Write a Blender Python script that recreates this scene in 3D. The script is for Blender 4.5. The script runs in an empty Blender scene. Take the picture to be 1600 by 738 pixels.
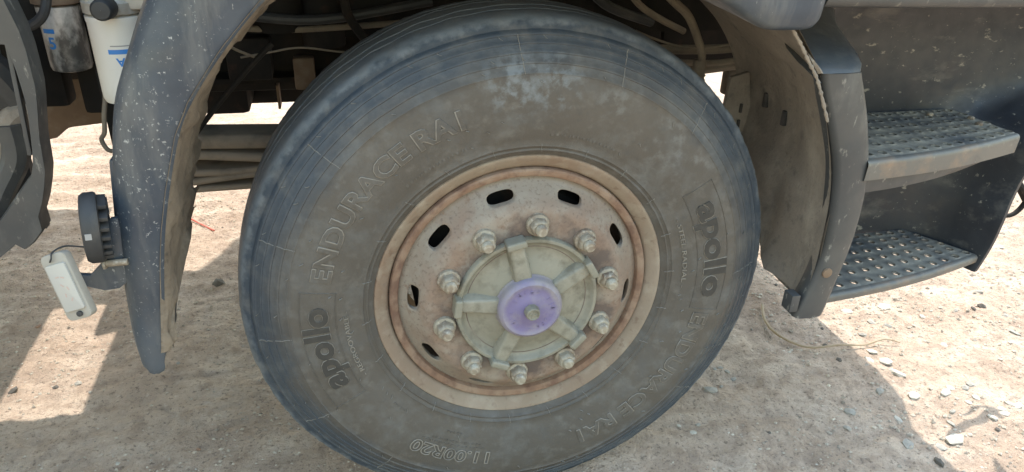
import bpy, bmesh, math, random
import numpy as np
from mathutils import Vector, Matrix, Quaternion

random.seed(7)
rng = np.random.default_rng(11)
scene = bpy.context.scene
C = scene.collection
R = math.radians

# ------------------------------------------------------------------ camera
HUB = 0.52                                   # wheel centre above the ground
cd = bpy.data.cameras.new('camera'); cam = bpy.data.objects.new('camera', cd); C.objects.link(cam)
cd.sensor_width = 36.0; cd.lens = 25.245; cd.clip_start = 0.02; cd.clip_end = 2000
right = Vector((0.97097612, -0.23717050, 0.03091173)); down = Vector((-0.08019318, -0.44458812, -0.89213814)); fwd = Vector((0.22533184, 0.86376591, -0.45070391))
M = Matrix((right, -down, -fwd)).transposed().to_4x4()
M.translation = Vector((-0.33449473, -1.17977293, 1.2663607))
cam.matrix_world = M
scene.camera = cam

# ------------------------------------------------------------------ sky, sun, exposure
SUN = Vector((0.20, 0.40, 1.0)).normalized()
w = bpy.data.worlds.new('World'); scene.world = w; w.use_nodes = True
nt = w.node_tree; bg = nt.nodes['Background']
sky = nt.nodes.new('ShaderNodeTexSky'); sky.sky_type = 'NISHITA'; sky.sun_disc = False
sky.sun_elevation = math.asin(SUN.z); sky.sun_rotation = math.atan2(SUN.x, SUN.y)
sky.dust_density = 1.6; sky.air_density = 2.4; sky.ozone_density = 0.6
nt.links.new(sky.outputs[0], bg.inputs[0]); bg.inputs[1].default_value = 0.15
sd = bpy.data.lights.new('sun', 'SUN'); sd.energy = 2.0; sd.angle = R(0.6); sd.color = (1.0, 0.95, 0.88)
so = bpy.data.objects.new('sun', sd); C.objects.link(so); so.rotation_euler = SUN.to_track_quat('Z', 'Y').to_euler()
scene.view_settings.view_transform = 'Standard'; scene.view_settings.look = 'None'
scene.view_settings.exposure = 1.9; scene.view_settings.gamma = 1.0
scene.render.film_transparent = False
scene.cycles.max_bounces = 8; scene.cycles.diffuse_bounces = 5

# ------------------------------------------------------------------ materials
def mat(name, base, layers=(), rough=0.7, metal=0.0, bump=(), spec=0.5, radial=None, rough_noise=0.0):
    """base colour with noise-masked layers: (colour, scale, lo, hi, strength[, kind[, stretch]])"""
    m = bpy.data.materials.new(name); m.use_nodes = True; t = m.node_tree; N = t.nodes; L = t.links
    b = N['Principled BSDF']; b.inputs['Roughness'].default_value = rough; b.inputs['Metallic'].default_value = metal
    b.inputs['Specular IOR Level'].default_value = spec
    tc = N.new('ShaderNodeTexCoord'); col = None
    cur = N.new('ShaderNodeRGB'); cur.outputs[0].default_value = (*base, 1); out = cur.outputs[0]
    def coords(stretch):
        if not stretch: return tc.outputs['Object']
        mp = N.new('ShaderNodeMapping'); mp.inputs['Scale'].default_value = stretch
        L.new(tc.outputs['Object'], mp.inputs['Vector']); return mp.outputs[0]
    def tex(kind, scale, stretch):
        if kind == 'voronoi':
            n = N.new('ShaderNodeTexVoronoi'); n.inputs['Scale'].default_value = scale; o = n.outputs['Distance']
        else:
            n = N.new('ShaderNodeTexNoise'); n.inputs['Scale'].default_value = scale; n.inputs['Detail'].default_value = 9
            n.inputs['Roughness'].default_value = 0.62; o = n.outputs['Fac']
        L.new(coords(stretch), n.inputs['Vector']); return o
    def ramp(o, lo, hi, st):
        mr = N.new('ShaderNodeMapRange'); mr.clamp = True
        mr.inputs['From Min'].default_value = lo; mr.inputs['From Max'].default_value = hi
        mr.inputs['To Min'].default_value = 0; mr.inputs['To Max'].default_value = st
        L.new(o, mr.inputs['Value']); return mr.outputs[0]
    rad = None
    def radius():
        s = N.new('ShaderNodeSeparateXYZ'); L.new(tc.outputs['Object'], s.inputs[0])
        c = N.new('ShaderNodeCombineXYZ'); L.new(s.outputs[0], c.inputs[0]); L.new(s.outputs[2], c.inputs[2])
        l = N.new('ShaderNodeVectorMath'); l.operation = 'LENGTH'; L.new(c.outputs[0], l.inputs[0]); return l.outputs['Value']
    if radial:
        rad = radius()
    for ly in layers:
        c, scale, lo, hi, st = ly[:5]; kind = ly[5] if len(ly) > 5 else 'noise'; stretch = ly[6] if len(ly) > 6 and kind not in ('radial', 'spot') else None
        if kind == 'radial':                                   # (colour, wobble, lo, hi, strength, 'radial'): by distance from the hub plus noise
            n = tex('noise', ly[6] if len(ly) > 6 else 9.0, None)
            ma = N.new('ShaderNodeMath'); ma.operation = 'MULTIPLY_ADD'; ma.inputs[1].default_value = scale
            sb = N.new('ShaderNodeMath'); sb.operation = 'SUBTRACT'; sb.inputs[1].default_value = 0.5
            L.new(n, sb.inputs[0]); L.new(sb.outputs[0], ma.inputs[0]); L.new(radius(), ma.inputs[2])
            f = ramp(ma.outputs[0], lo, hi, st)
        elif kind == 'spot':                                   # local scuff: (colour, noise scale, lo, hi, strength, 'spot', (centre, radius))
            vd = N.new('ShaderNodeVectorMath'); vd.operation = 'DISTANCE'; L.new(tc.outputs['Object'], vd.inputs[0]); vd.inputs[1].default_value = ly[6][0]
            f1 = ramp(vd.outputs['Value'], ly[6][1], ly[6][1] * .35, 1); f2 = ramp(tex('noise', scale, None), lo, hi, st)
            ml = N.new('ShaderNodeMath'); ml.operation = 'MULTIPLY'; L.new(f1, ml.inputs[0]); L.new(f2, ml.inputs[1]); f = ml.outputs[0]
        elif kind == 'random':                                 # differs from piece to piece
            oi = N.new('ShaderNodeObjectInfo'); f1 = ramp(oi.outputs['Random'], .25, 1, 1); f2 = ramp(tex('noise', scale, None), lo, hi, st)
            ml = N.new('ShaderNodeMath'); ml.operation = 'MULTIPLY'; L.new(f1, ml.inputs[0]); L.new(f2, ml.inputs[1]); f = ml.outputs[0]
        elif kind == 'up':                                     # dust settled on upward faces
            g = N.new('ShaderNodeNewGeometry'); s = N.new('ShaderNodeSeparateXYZ'); L.new(g.outputs['Normal'], s.inputs[0])
            n = tex('noise', scale, stretch)
            ml = N.new('ShaderNodeMath'); ml.operation = 'MULTIPLY'; L.new(s.outputs[2], ml.inputs[0]); L.new(n, ml.inputs[1])
            f = ramp(ml.outputs[0], lo, hi, st)
        else:
            f = ramp(tex(kind, scale, stretch), lo, hi, st)
        mx = N.new('ShaderNodeMix'); mx.data_type = 'RGBA'
        L.new(f, mx.inputs['Factor']); L.new(out, mx.inputs['A']); mx.inputs['B'].default_value = (*c, 1); out = mx.outputs['Result']
    L.new(out, b.inputs['Base Color'])
    if rough_noise:
        f = ramp(tex('noise', 25, None), 0.3, 0.7, rough_noise)
        a = N.new('ShaderNodeMath'); a.operation = 'ADD'; a.inputs[1].default_value = rough - rough_noise / 2; L.new(f, a.inputs[0]); L.new(a.outputs[0], b.inputs['Roughness'])
    prev = None
    for bp in bump:
        scale, strength, dist = bp[:3]; kind = bp[3] if len(bp) > 3 else 'noise'; stretch = bp[4] if len(bp) > 4 else None
        bn = N.new('ShaderNodeBump'); bn.inputs['Strength'].default_value = strength; bn.inputs['Distance'].default_value = dist
        L.new(tex(kind, scale, stretch), bn.inputs['Height'])
        if prev: L.new(prev, bn.inputs['Normal'])
        prev = bn.outputs[0]
    if prev: L.new(prev, b.inputs['Normal'])
    return m

DUST = (0.27, 0.225, 0.175)
MT = dict(
    rubber=mat('rubber', (0.076, 0.067, 0.057), [((0.100, 0.086, 0.071), 3.2, .38, .66, .6), ((0.070, 0.066, 0.060), 9, .5, .70, .4), ((0.15, 0.14, 0.125), 34, .54, .70, .5), ((0.06, 0.058, 0.055), 60, .56, .70, .45),
        ((0.040, 0.053, 0.070), 0.10, .438, .490, .85, 'radial'), ((0.085, 0.092, 0.098), 13, .52, .68, .3), ((0.105, 0.095, 0.083), 7, .56, .70, .5), ((0.022, 0.034, 0.050), 0.012, .506, .514, .8, 'radial'),
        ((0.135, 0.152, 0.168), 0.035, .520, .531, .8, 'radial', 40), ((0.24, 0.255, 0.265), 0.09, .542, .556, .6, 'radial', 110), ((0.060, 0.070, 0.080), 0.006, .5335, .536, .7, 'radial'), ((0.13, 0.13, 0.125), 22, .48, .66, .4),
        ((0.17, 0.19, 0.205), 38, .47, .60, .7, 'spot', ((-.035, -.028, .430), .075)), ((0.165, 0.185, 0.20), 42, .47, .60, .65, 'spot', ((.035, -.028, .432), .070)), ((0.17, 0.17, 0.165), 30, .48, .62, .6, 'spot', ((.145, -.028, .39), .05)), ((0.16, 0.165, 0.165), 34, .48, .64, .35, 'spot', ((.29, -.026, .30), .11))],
        rough=.64, spec=.42, bump=[(170, .35, .002), (26, .22, .004)], rough_noise=.2),
    letter=mat('raised_rubber', (0.20, 0.180, 0.153), [((0.10, 0.092, 0.08), 30, .45, .65, .7)], rough=.65, bump=[(200, .15, .001)]),
    logo=mat('logo_rubber', (0.034, 0.032, 0.029), [((0.07, 0.063, 0.054), 40, .48, .68, .5)], rough=.65, bump=[(200, .15, .001)]),
    flash=mat('rubber_flash', (0.185, 0.178, 0.165), [((0.16, 0.15, 0.13), 90, .4, .6, .8)], rough=.7),
    rimflange=mat('dusty_rim_paint', (0.225, 0.178, 0.132), [((0.19, 0.125, 0.085), 10, .42, .60, .8), ((0.285, 0.242, 0.188), 22, .50, .66, .7), ((0.13, 0.082, 0.058), 60, .56, .68, .65), ((0.34, 0.30, 0.245), 5, .5, .66, .5)], rough=.78, bump=[(90, .35, .002)], rough_noise=.2),
    rimring=mat('rusty_ring', (0.205, 0.125, 0.083), [((0.27, 0.20, 0.145), 13, .44, .62, .75), ((0.12, 0.066, 0.046), 30, .48, .64, .8)], rough=.82, bump=[(110, .4, .002)]),
    disc=mat('wheel_disc_paint', (0.222, 0.188, 0.150), [((0.215, 0.150, 0.112), 0.14, .225, .182, .85, 'radial'), ((0.20, 0.135, 0.098), 7, .44, .62, .7), ((0.092, 0.070, 0.060), 0.24, .190, .150, .9, 'radial', 16),
        ((0.265, 0.233, 0.19), 18, .50, .66, .65), ((0.10, 0.072, 0.058), 150, .54, .66, .6), ((0.27, 0.24, 0.198), 5, .5, .66, .5), ((0.15, 0.085, 0.055), 34, .60, .70, .6)], rough=.8, bump=[(130, .4, .002), (18, .2, .004)], rough_noise=.2),
    hub=mat('hub_paint', (0.200, 0.190, 0.150), [((0.265, 0.248, 0.200), 11, .42, .62, .85), ((0.125, 0.115, 0.085), 24, .50, .66, .8), ((0.10, 0.09, 0.068), 5, .54, .70, .55), ((0.20, 0.13, 0.08), 60, .64, .74, .5)], rough=.55, bump=[(70, .35, .0025)], rough_noise=.25),
    cap=mat('purple_cap', (0.185, 0.163, 0.245), [((0.27, 0.25, 0.255), 9, .42, .62, .8), ((0.135, 0.108, 0.235), 0.03, .056, .047, .75, 'radial'), ((0.24, 0.215, 0.235), 38, .52, .68, .5), ((0.10, 0.08, 0.17), 20, .54, .70, .5), ((0.22, 0.20, 0.175), 0.02, .060, .066, .6, 'radial')], rough=.65, bump=[(90, .35, .002)]),
    nut=mat('dusty_steel', (0.29, 0.258, 0.20), [((0.14, 0.09, 0.06), 25, .35, .60, .95, 'random'), ((0.17, 0.125, 0.09), 40, .45, .62, .7), ((0.47, 0.44, 0.37), 110, .5, .7, .7)], rough=.6, metal=.1, bump=[(160, .3, .001)]),
    plastic=mat('black_plastic', (0.030, 0.043, 0.061), [((0.060, 0.074, 0.093), 5, .42, .62, .8), ((0.018, 0.026, 0.038), 3.2, .48, .66, .7), ((0.095, 0.094, 0.09), 2.6, .48, .66, .6), ((0.13, 0.132, 0.13), 20, .50, .68, .6, 'noise', (1, 1, .2)),
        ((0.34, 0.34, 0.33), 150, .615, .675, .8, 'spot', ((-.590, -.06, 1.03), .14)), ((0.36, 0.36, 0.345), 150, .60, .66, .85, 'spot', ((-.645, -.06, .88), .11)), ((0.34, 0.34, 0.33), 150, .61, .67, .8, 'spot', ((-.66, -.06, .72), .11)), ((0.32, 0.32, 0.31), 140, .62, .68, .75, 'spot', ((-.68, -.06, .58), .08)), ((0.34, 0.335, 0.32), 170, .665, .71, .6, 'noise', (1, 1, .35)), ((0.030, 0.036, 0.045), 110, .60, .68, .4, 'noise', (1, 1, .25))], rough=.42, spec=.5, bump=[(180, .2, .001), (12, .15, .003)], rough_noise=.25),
    panel=mat('grey_plastic', (0.044, 0.046, 0.048), [((0.080, 0.078, 0.073), 6, .42, .7, .7), ((0.05, 0.055, 0.062), 10, .55, .75, .6), ((0.15, 0.145, 0.132), 9, .56, .70, .55, 'noise', (1, 1, .4)), ((0.28, 0.265, 0.235), 60, .60, .70, .65, 'noise', (1, 1, .5))], rough=.5, bump=[(140, .12, .001)], rough_noise=.2),
    well=mat('step_well_plastic', (0.011, 0.014, 0.021), [((0.030, 0.032, 0.036), 5, .45, .72, .7), ((0.12, 0.112, 0.10), 14, .54, .72, .6, 'noise', (.5, 1, 1.2)), ((0.24, 0.22, 0.185), 55, .63, .70, .75, 'noise', (.5, 1, 1)), ((0.28, 0.26, 0.22), 90, .66, .71, .7)], rough=.5, bump=[(110, .15, .001), (6, .15, .006)], rough_noise=.25),
    liner=mat('muddy_liner', (0.235, 0.200, 0.165), [((0.165, 0.142, 0.120), 5, .44, .62, .8), ((0.29, 0.252, 0.208), 14, .5, .68, .7), ((0.085, 0.078, 0.072), 22, .58, .70, .6), ((0.33, 0.29, 0.24), 3.5, .54, .7, .5), ((0.12, 0.104, 0.088), 90, .58, .68, .5)], rough=.92, bump=[(30, .45, .006), (120, .4, .002)]),
    mud=mat('caked_mud', (0.17, 0.137, 0.103), [((0.25, 0.205, 0.155), 18, .45, .65, .8), ((0.06, 0.05, 0.042), 30, .55, .7, .7)], rough=.95, bump=[(60, .7, .006)]),
    chassis=mat('chassis_black', (0.014, 0.0125, 0.0115), [((0.036, 0.029, 0.023), 6, .48, .68, .7), ((0.055, 0.03, 0.02), 18, .58, .72, .7), ((0.010, 0.0095, 0.0095), 10, .5, .7, .6)], rough=.8, spec=.25, bump=[(50, .3, .002)]),
    rust=mat('brown_dusty_steel', (0.17, 0.115, 0.075), [((0.11, 0.07, 0.045), 8, .45, .65, .7), ((0.23, 0.18, 0.13), 24, .52, .7, .6)], rough=.85, bump=[(60, .3, .002)]),
    spring=mat('spring_steel', (0.21, 0.175, 0.138), [((0.30, 0.25, 0.195), 7, .45, .66, .7, 'noise', (.4, 1, 3)), ((0.06, 0.055, 0.05), 12, .52, .7, .6)], rough=.7, bump=[(70, .25, .0015)]),
    step=mat('step_metal', (0.10, 0.102, 0.104), [((0.255, 0.232, 0.192), 7, .38, .55, .9), ((0.05, 0.055, 0.065), 20, .5, .7, .5), ((0.36, 0.34, 0.29), 34, .6, .75, .6)], rough=.62, metal=.1, bump=[(90, .3, .0015)], rough_noise=.25),
    steplip=mat('step_lip', (0.12, 0.115, 0.105), [((0.25, 0.17, 0.115), 11, .5, .68, .75), ((0.06, 0.065, 0.07), 16, .5, .7, .6), ((0.28, 0.26, 0.22), 60, .6, .74, .6)], rough=.5, metal=.2, bump=[(80, .2, .001)]),
    burr=mat('worn_burr', (0.24, 0.215, 0.18), [((0.08, 0.07, 0.06), 50, .42, .60, .85), ((0.5, 0.46, 0.4), 25, .6, .68, .7)], rough=.4, metal=.5),
    white=mat('white_filter_paint', (0.66, 0.645, 0.60), [((0.50, 0.47, 0.41), 8, .5, .72, .6), ((0.35, 0.30, 0.24), 30, .66, .78, .6)], rough=.45, bump=[(30, .08, .002)]),
    oldfilter=mat('worn_filter_paint', (0.55, 0.54, 0.52), [((0.045, 0.045, 0.045), 9, .44, .56, .95, 'noise', (1.6, 1.6, .8)), ((0.30, 0.29, 0.27), 40, .52, .7, .6)], rough=.4, metal=.2),
    blue=mat('blue_print', (0.035, 0.19, 0.52), [((0.5, 0.5, 0.5), 90, .66, .72, .8)], rough=.5),
    grey=mat('grey_print', (0.28, 0.28, 0.28), rough=.6),
    alu=mat('cast_aluminium', (0.42, 0.39, 0.34), [((0.22, 0.19, 0.15), 20, .5, .7, .8)], rough=.6, metal=.3, bump=[(80, .3, .0015)]),
    black=mat('black_rubber', (0.028, 0.029, 0.031), [((0.075, 0.07, 0.063), 14, .5, .72, .7)], rough=.6, bump=[(90, .2, .001)]),
    hose=mat('dusty_hose', (0.20, 0.165, 0.125), [((0.11, 0.09, 0.07), 20, .45, .68, .7)], rough=.85),
    lens=mat('lamp_lens', (0.36, 0.35, 0.325), [((0.40, 0.38, 0.33), 18, .5, .7, .6)], rough=.28, bump=[(60, .1, .001)]),
    lampcase=mat('lamp_case', (0.29, 0.27, 0.235), [((0.24, 0.21, 0.17), 24, .5, .7, .7)], rough=.5),
    orange=mat('faded_print', (0.40, 0.31, 0.27), rough=.6),
    cab=mat('cab_paint', (0.30, 0.29, 0.27), [((0.22, 0.2, 0.17), 5, .5, .7, .6)], rough=.5),
    stone0=mat('pale_stone', (0.42, 0.385, 0.33), [((0.31, 0.28, 0.235), 30, .45, .65, .8)], rough=.9, bump=[(90, .4, .003)]),
    stone1=mat('grey_stone', (0.29, 0.27, 0.235), [((0.20, 0.185, 0.165), 30, .45, .65, .8), (DUST, 12, .5, .7, .5)], rough=.9, bump=[(90, .4, .003)]),
    stone2=mat('dark_stone', (0.085, 0.075, 0.065), [((0.17, 0.145, 0.115), 25, .5, .7, .8)], rough=.95, bump=[(90, .5, .003)]),
    stone3=mat('brown_stone', (0.26, 0.15, 0.095), [((0.34, 0.24, 0.17), 25, .5, .7, .7)], rough=.9, bump=[(90, .4, .003)]),
    gravel=mat('gravel', (0.38, 0.325, 0.26), [((0.54, 0.48, 0.40), 9, .5, .62, .8), ((0.18, 0.15, 0.12), 13, .5, .62, .85)], rough=.9),
    straw=mat('dry_straw', (0.29, 0.225, 0.15), [((0.26, 0.18, 0.10), 40, .45, .65, .7)], rough=.8),
    red=mat('red_plastic_cord', (0.50, 0.09, 0.06), [((0.4, 0.24, 0.18), 40, .5, .7, .6)], rough=.6),
    ground=mat('dry_dirt', (0.455, 0.352, 0.270), [((0.345, 0.252, 0.186), 2.3, .40, .62, .85), ((0.52, 0.415, 0.328), 6, .48, .64, .7), ((0.26, 0.188, 0.140), 20, .50, .64, .65), ((0.30, 0.224, 0.170), 9, .50, .66, .65, 'noise', (.35, 2.2, 1)), ((0.15, 0.112, 0.085), 95, .56, .65, .75), ((0.54, 0.445, 0.355), 70, .60, .70, .6), ((0.17, 0.13, 0.10), 230, .57, .67, .6)],
        rough=.95, spec=.2, bump=[(7, .5, .020, 'noise', (.3, 2.0, 1)), (30, .7, .015), (110, .9, .008), (330, .8, .0035)]),
)

# ------------------------------------------------------------------ mesh helpers
class MB:
    def __init__(s): s.v = []; s.f = []
    def add(s, vs, fs):
        o = len(s.v); s.v += [tuple(p) for p in vs]; s.f += [tuple(i + o for i in f) for f in fs]; return s
    def grid(s, rows, closed_u=False, closed_v=False):
        """rows of points -> quads"""
        n = len(rows); m = len(rows[0]); vs = [p for r in rows for p in r]; fs = []
        for i in range(n if closed_v else n - 1):
            for j in range(m if closed_u else m - 1):
                a = i * m + j; b = i * m + (j + 1) % m; c = ((i + 1) % n) * m + (j + 1) % m; d = ((i + 1) % n) * m + j
                fs.append((a, b, c, d))
        return s.add(vs, fs)
    def lathe(s, prof, n=96, origin=(0, 0, 0), axis='y', cap=False):
        rows = []
        for r, a in prof:
            row = []
            for k in range(n):
                t = 2 * math.pi * k / n
                if axis == 'y': p = (r * math.cos(t), a, r * math.sin(t))
                elif axis == 'z': p = (r * math.cos(t), r * math.sin(t), a)
                else: p = (a, r * math.cos(t), r * math.sin(t))
                row.append((p[0] + origin[0], p[1] + origin[1], p[2] + origin[2]))
            rows.append(row)
        o = len(s.v); s.grid(rows, closed_u=True)
        if cap:
            s.f.append(tuple(range(o, o + n))); e = o + n * (len(prof) - 1); s.f.append(tuple(reversed(range(e, e + n))))
        return s
    def box(s, c, size, rot=None):
        hx, hy, hz = [d / 2 for d in size]; vs = [Vector((x, y, z)) for x in (-hx, hx) for y in (-hy, hy) for z in (-hz, hz)]
        if rot is not None: vs = [rot @ v for v in vs]
        vs = [v + Vector(c) for v in vs]
        return s.add(vs, [(0, 1, 3, 2), (4, 6, 7, 5), (0, 4, 5, 1), (2, 3, 7, 6), (0, 2, 6, 4), (1, 5, 7, 3)])
    def prism(s, poly, a0, a1, axis='y'):
        n = len(poly)
        def P(p, a): return (p[0], a, p[1]) if axis == 'y' else ((p[0], p[1], a) if axis == 'z' else (a, p[0], p[1]))
        vs = [P(p, a0) for p in poly] + [P(p, a1) for p in poly]
        return s.add(vs, [tuple(range(n)), tuple(reversed(range(n, 2 * n)))] + [(i, i + n, (i + 1) % n + n, (i + 1) % n) for i in range(n)])
    def tube(s, pts, rad, n=10, steps=6):
        pts = [Vector(p) for p in pts]
        if len(pts) > 2 and steps > 1:
            q = []
            for i in range(len(pts) - 1):
                p0 = pts[max(i - 1, 0)]; p1 = pts[i]; p2 = pts[i + 1]; p3 = pts[min(i + 2, len(pts) - 1)]
                for k in range(steps):
                    t = k / steps
                    q.append(0.5 * ((2 * p1) + (p2 - p0) * t + (2 * p0 - 5 * p1 + 4 * p2 - p3) * t * t + (3 * p1 - p0 - 3 * p2 + p3) * t ** 3))
            pts = q + [pts[-1]]
        rows = []; up = None
        for i, p in enumerate(pts):
            d = (pts[min(i + 1, len(pts) - 1)] - pts[max(i - 1, 0)]).normalized()
            if up is None: up = d.orthogonal().normalized()
            up = (up - d * up.dot(d)).normalized(); sd = d.cross(up)
            r = rad(i / (len(pts) - 1)) if callable(rad) else rad
            rows.append([p + (up * math.cos(2 * math.pi * k / n) + sd * math.sin(2 * math.pi * k / n)) * r for k in range(n)])
        o = len(s.v); s.grid(rows, closed_u=True)
        s.f.append(tuple(range(o, o + n))); e = o + n * (len(rows) - 1); s.f.append(tuple(reversed(range(e, e + n))))
        return s
    def mesh(s, name, sharp=35, bevel=0, segs=2):
        bm = bmesh.new(); vs = [bm.verts.new(p) for p in s.v]
        for f in s.f:
            try: bm.faces.new([vs[i] for i in f])
            except ValueError: pass
        bmesh.ops.remove_doubles(bm, verts=bm.verts, dist=1e-5)
        bmesh.ops.recalc_face_normals(bm, faces=bm.faces)
        if bevel:
            bm.normal_update()
            ed = [e for e in bm.edges if len(e.link_faces) == 2 and e.calc_face_angle(0) > R(30)]
            bmesh.ops.bevel(bm, geom=ed, offset=bevel, segments=segs, profile=0.6, affect='EDGES', clamp_overlap=True)
        bm.normal_update()
        for f in bm.faces: f.smooth = True
        for e in bm.edges:
            if len(e.link_faces) == 2 and e.calc_face_angle(0) > R(sharp): e.smooth = False
        me = bpy.data.meshes.new(name); bm.to_mesh(me); bm.free(); return me
    def build(s, name, material, parent=None, loc=None, **k):
        return link(name, s.mesh(name, **k), material, parent, loc)

def link(name, me, material, parent=None, loc=None):
    if not me.materials: me.materials.append(MT[material])
    o = bpy.data.objects.new(name, me); C.objects.link(o); o.parent = parent
    if loc: o.location = loc
    return o
def empty(name, loc=(0, 0, 0), parent=None):
    o = bpy.data.objects.new(name, None); C.objects.link(o); o.location = loc; o.parent = parent; o.empty_display_size = .1; return o
def tag(o, label=None, cat=None, group=None, kind=None):
    for k, v in (('label', label), ('category', cat), ('group', group), ('kind', kind)):
        if v: o[k] = v
    return o
def vnoise(x, y, scale, seed):
    """smooth value noise, vectorised"""
    g = np.random.default_rng(seed).random((256, 256)); X = x * scale + 1000.37; Y = y * scale + 1000.71
    xi = np.floor(X).astype(int); yi = np.floor(Y).astype(int); fx = X - xi; fy = Y - yi
    fx = fx * fx * (3 - 2 * fx); fy = fy * fy * (3 - 2 * fy)
    a = g[xi % 256, yi % 256]; b = g[(xi + 1) % 256, yi % 256]; c = g[xi % 256, (yi + 1) % 256]; d = g[(xi + 1) % 256, (yi + 1) % 256]
    return (a * (1 - fx) + b * fx) * (1 - fy) + (c * (1 - fx) + d * fx) * fy - .5

# ------------------------------------------------------------------ ground
def ground_z(x, y):
    z = .030 * vnoise(x, y, 1.7, 1) + .018 * vnoise(x, y, 5.1, 2) + .011 * vnoise(x, y, 13, 3) + .007 * vnoise(x, y, 31, 4) + .0055 * vnoise(x, y, 67, 5)
    far = np.clip((y - 1.2) / .8, 0, 1)
    z = z + far * .016 * np.sin(y * 38 + 3 * vnoise(x, y, 2.2, 6) * 4 + x * .6) * (.5 + vnoise(x, y, 3.1, 7))
    near = np.exp(-((x / .42) ** 2 + ((y - .10) / .26) ** 2))     # packed under the tyre
    z = z * (1 - .85 * near) + .004 * near
    r = np.hypot(x, y); z = z * np.clip(1.6 - r / 12, 0, 1)
    return z
def axis_points(a, b, step, far):
    core = list(np.arange(a, b, step)); d = step; lo = [a]; hi = [core[-1]]
    while lo[-1] > -far: d *= 1.25; lo.append(lo[-1] - d)
    d = step
    while hi[-1] < far: d *= 1.25; hi.append(hi[-1] + d)
    return np.array(lo[:0:-1] + core + hi[1:])
xs = axis_points(-1.9, 2.5, .0085, 400); ys = axis_points(-.55, 2.6, .0085, 400)
GX, GY = np.meshgrid(xs, ys, indexing='ij'); GZ = ground_z(GX, GY)
gm = bpy.data.meshes.new('ground'); nx, ny = len(xs), len(ys)
gm.vertices.add(nx * ny); gm.vertices.foreach_set('co', np.stack([GX, GY, GZ], -1).astype(np.float32).ravel())
I = np.arange(nx * ny).reshape(nx, ny); F = np.stack([I[:-1, :-1], I[1:, :-1], I[1:, 1:], I[:-1, 1:]], -1).reshape(-1, 4)
gm.loops.add(F.size); gm.loops.foreach_set('vertex_index', F.ravel().astype(np.int32))
gm.polygons.add(len(F)); gm.polygons.foreach_set('loop_start', np.arange(0, F.size, 4, dtype=np.int32)); gm.polygons.foreach_set('loop_total', np.full(len(F), 4, dtype=np.int32))
gm.polygons.foreach_set('use_smooth', np.ones(len(F), dtype=bool)); gm.update()
tag(link('ground', gm, 'ground'), 'dry pale brown dirt yard with scattered stones and old tyre tracks', None, None, 'structure')
def gz(x, y): return float(ground_z(np.array([x]), np.array([y]))[0])

# ------------------------------------------------------------------ the truck
truck = tag(empty('truck'), 'dusty black and grey truck seen close at its worn front wheel and cab steps', 'truck')

# ---- wheel
wheel = empty('wheel', (0, 0, HUB), truck)
side = [(.262, .030), (.272, .014), (.286, .008), (.292, .002), (.298, -.003), (.303, -.007), (.3045, -.0095), (.3065, -.0095), (.308, -.0085), (.312, -.0105), (.3135, -.0128), (.3155, -.0128), (.317, -.0122),
        (.33, -.0172), (.345, -.0215), (.36, -.0247), (.38, -.0277), (.40, -.0290), (.42, -.0288), (.436, -.0268), (.446, -.0248), (.4475, -.0260), (.4495, -.0255), (.451, -.0235),
        (.462, -.0195), (.4635, -.0208), (.466, -.0200), (.4675, -.0175), (.478, -.0125), (.4795, -.0140), (.482, -.0130), (.4835, -.0103), (.492, -.0050), (.4935, -.0062), (.496, -.0050), (.4975, -.0012),
        (.505, .0030), (.507, .0018), (.5095, .0028), (.512, .0075), (.5145, .0110), (.5175, .0110), (.522, .0122), (.527, .0148), (.531, .0200), (.5335, .028), (.5355, .038), (.5370, .048)]
def side_y(r):
    return float(np.interp(r, [p[0] for p in side], [p[1] for p in side]))
def bul(r, t):                                                        # sidewall bulge just above the contact patch
    return -.004 * math.exp(-((r * math.sin(t) + .43) / .07) ** 2) * math.exp(-(r * math.cos(t) / .22) ** 2) if r > .33 else 0
MIDY = .122
tread = [(.5378, .058, 0), (.5380, .064, 1), (.5335, .0652, 1), (.5335, .0685, 1), (.5382, .0697, 1), (.5395, .088, 0), (.5398, .0935, 2), (.5340, .0948, 2), (.5340, .1000, 2), (.5400, .1013, 2), (.5408, MIDY, 0)]
half = [(r, y, 0) for r, y in side] + tread
prof = half + [(r, 2 * MIDY - y, g) for r, y, g in reversed(half[:-1])]
NT = 540; rows = []
for r, y, g in prof:
    row = []
    for k in range(NT):
        t = 2 * math.pi * k / NT; yy = y; rr = r
        if g: yy += .0042 * (abs(((k * 45 / NT + (.25 if g == 2 else 0)) % 1) * 4 - 2) - 1) * (1 if y < MIDY else -1)
        row.append([rr * math.cos(t), yy, rr * math.sin(t)])
    rows.append(row)
A = np.array(rows)                                                   # profile x angle x 3
RR = np.hypot(A[..., 0], A[..., 2]); TH = np.arctan2(A[..., 2], A[..., 0])
edge = np.exp(-((RR - .531) / .006) ** 2)
d = .0016 * vnoise(TH * 40, A[..., 1] * 90, 1, 21) * edge * 2 + .0011 * vnoise(TH * 95, A[..., 1] * 200, 1, 22) * edge * 2 + .0009 * vnoise(TH * 14, RR * 30, 1, 23)
sc = (RR - d) / RR; A[..., 0] *= sc; A[..., 2] *= sc
flat = -HUB + .001                                                   # tread pressed flat on the ground, sidewall bulging a little
low = A[..., 2] < flat; A[..., 2][low] = flat
bulge = np.exp(-((A[..., 2] + .43) / .07) ** 2) * np.exp(-(A[..., 0] / .22) ** 2)
A[..., 1] += np.where(A[..., 1] < MIDY, -1, 1) * .004 * bulge * (RR > .33)
MB().grid(A.tolist(), closed_u=True).build('tyre', 'rubber', wheel, sharp=50)

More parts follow.
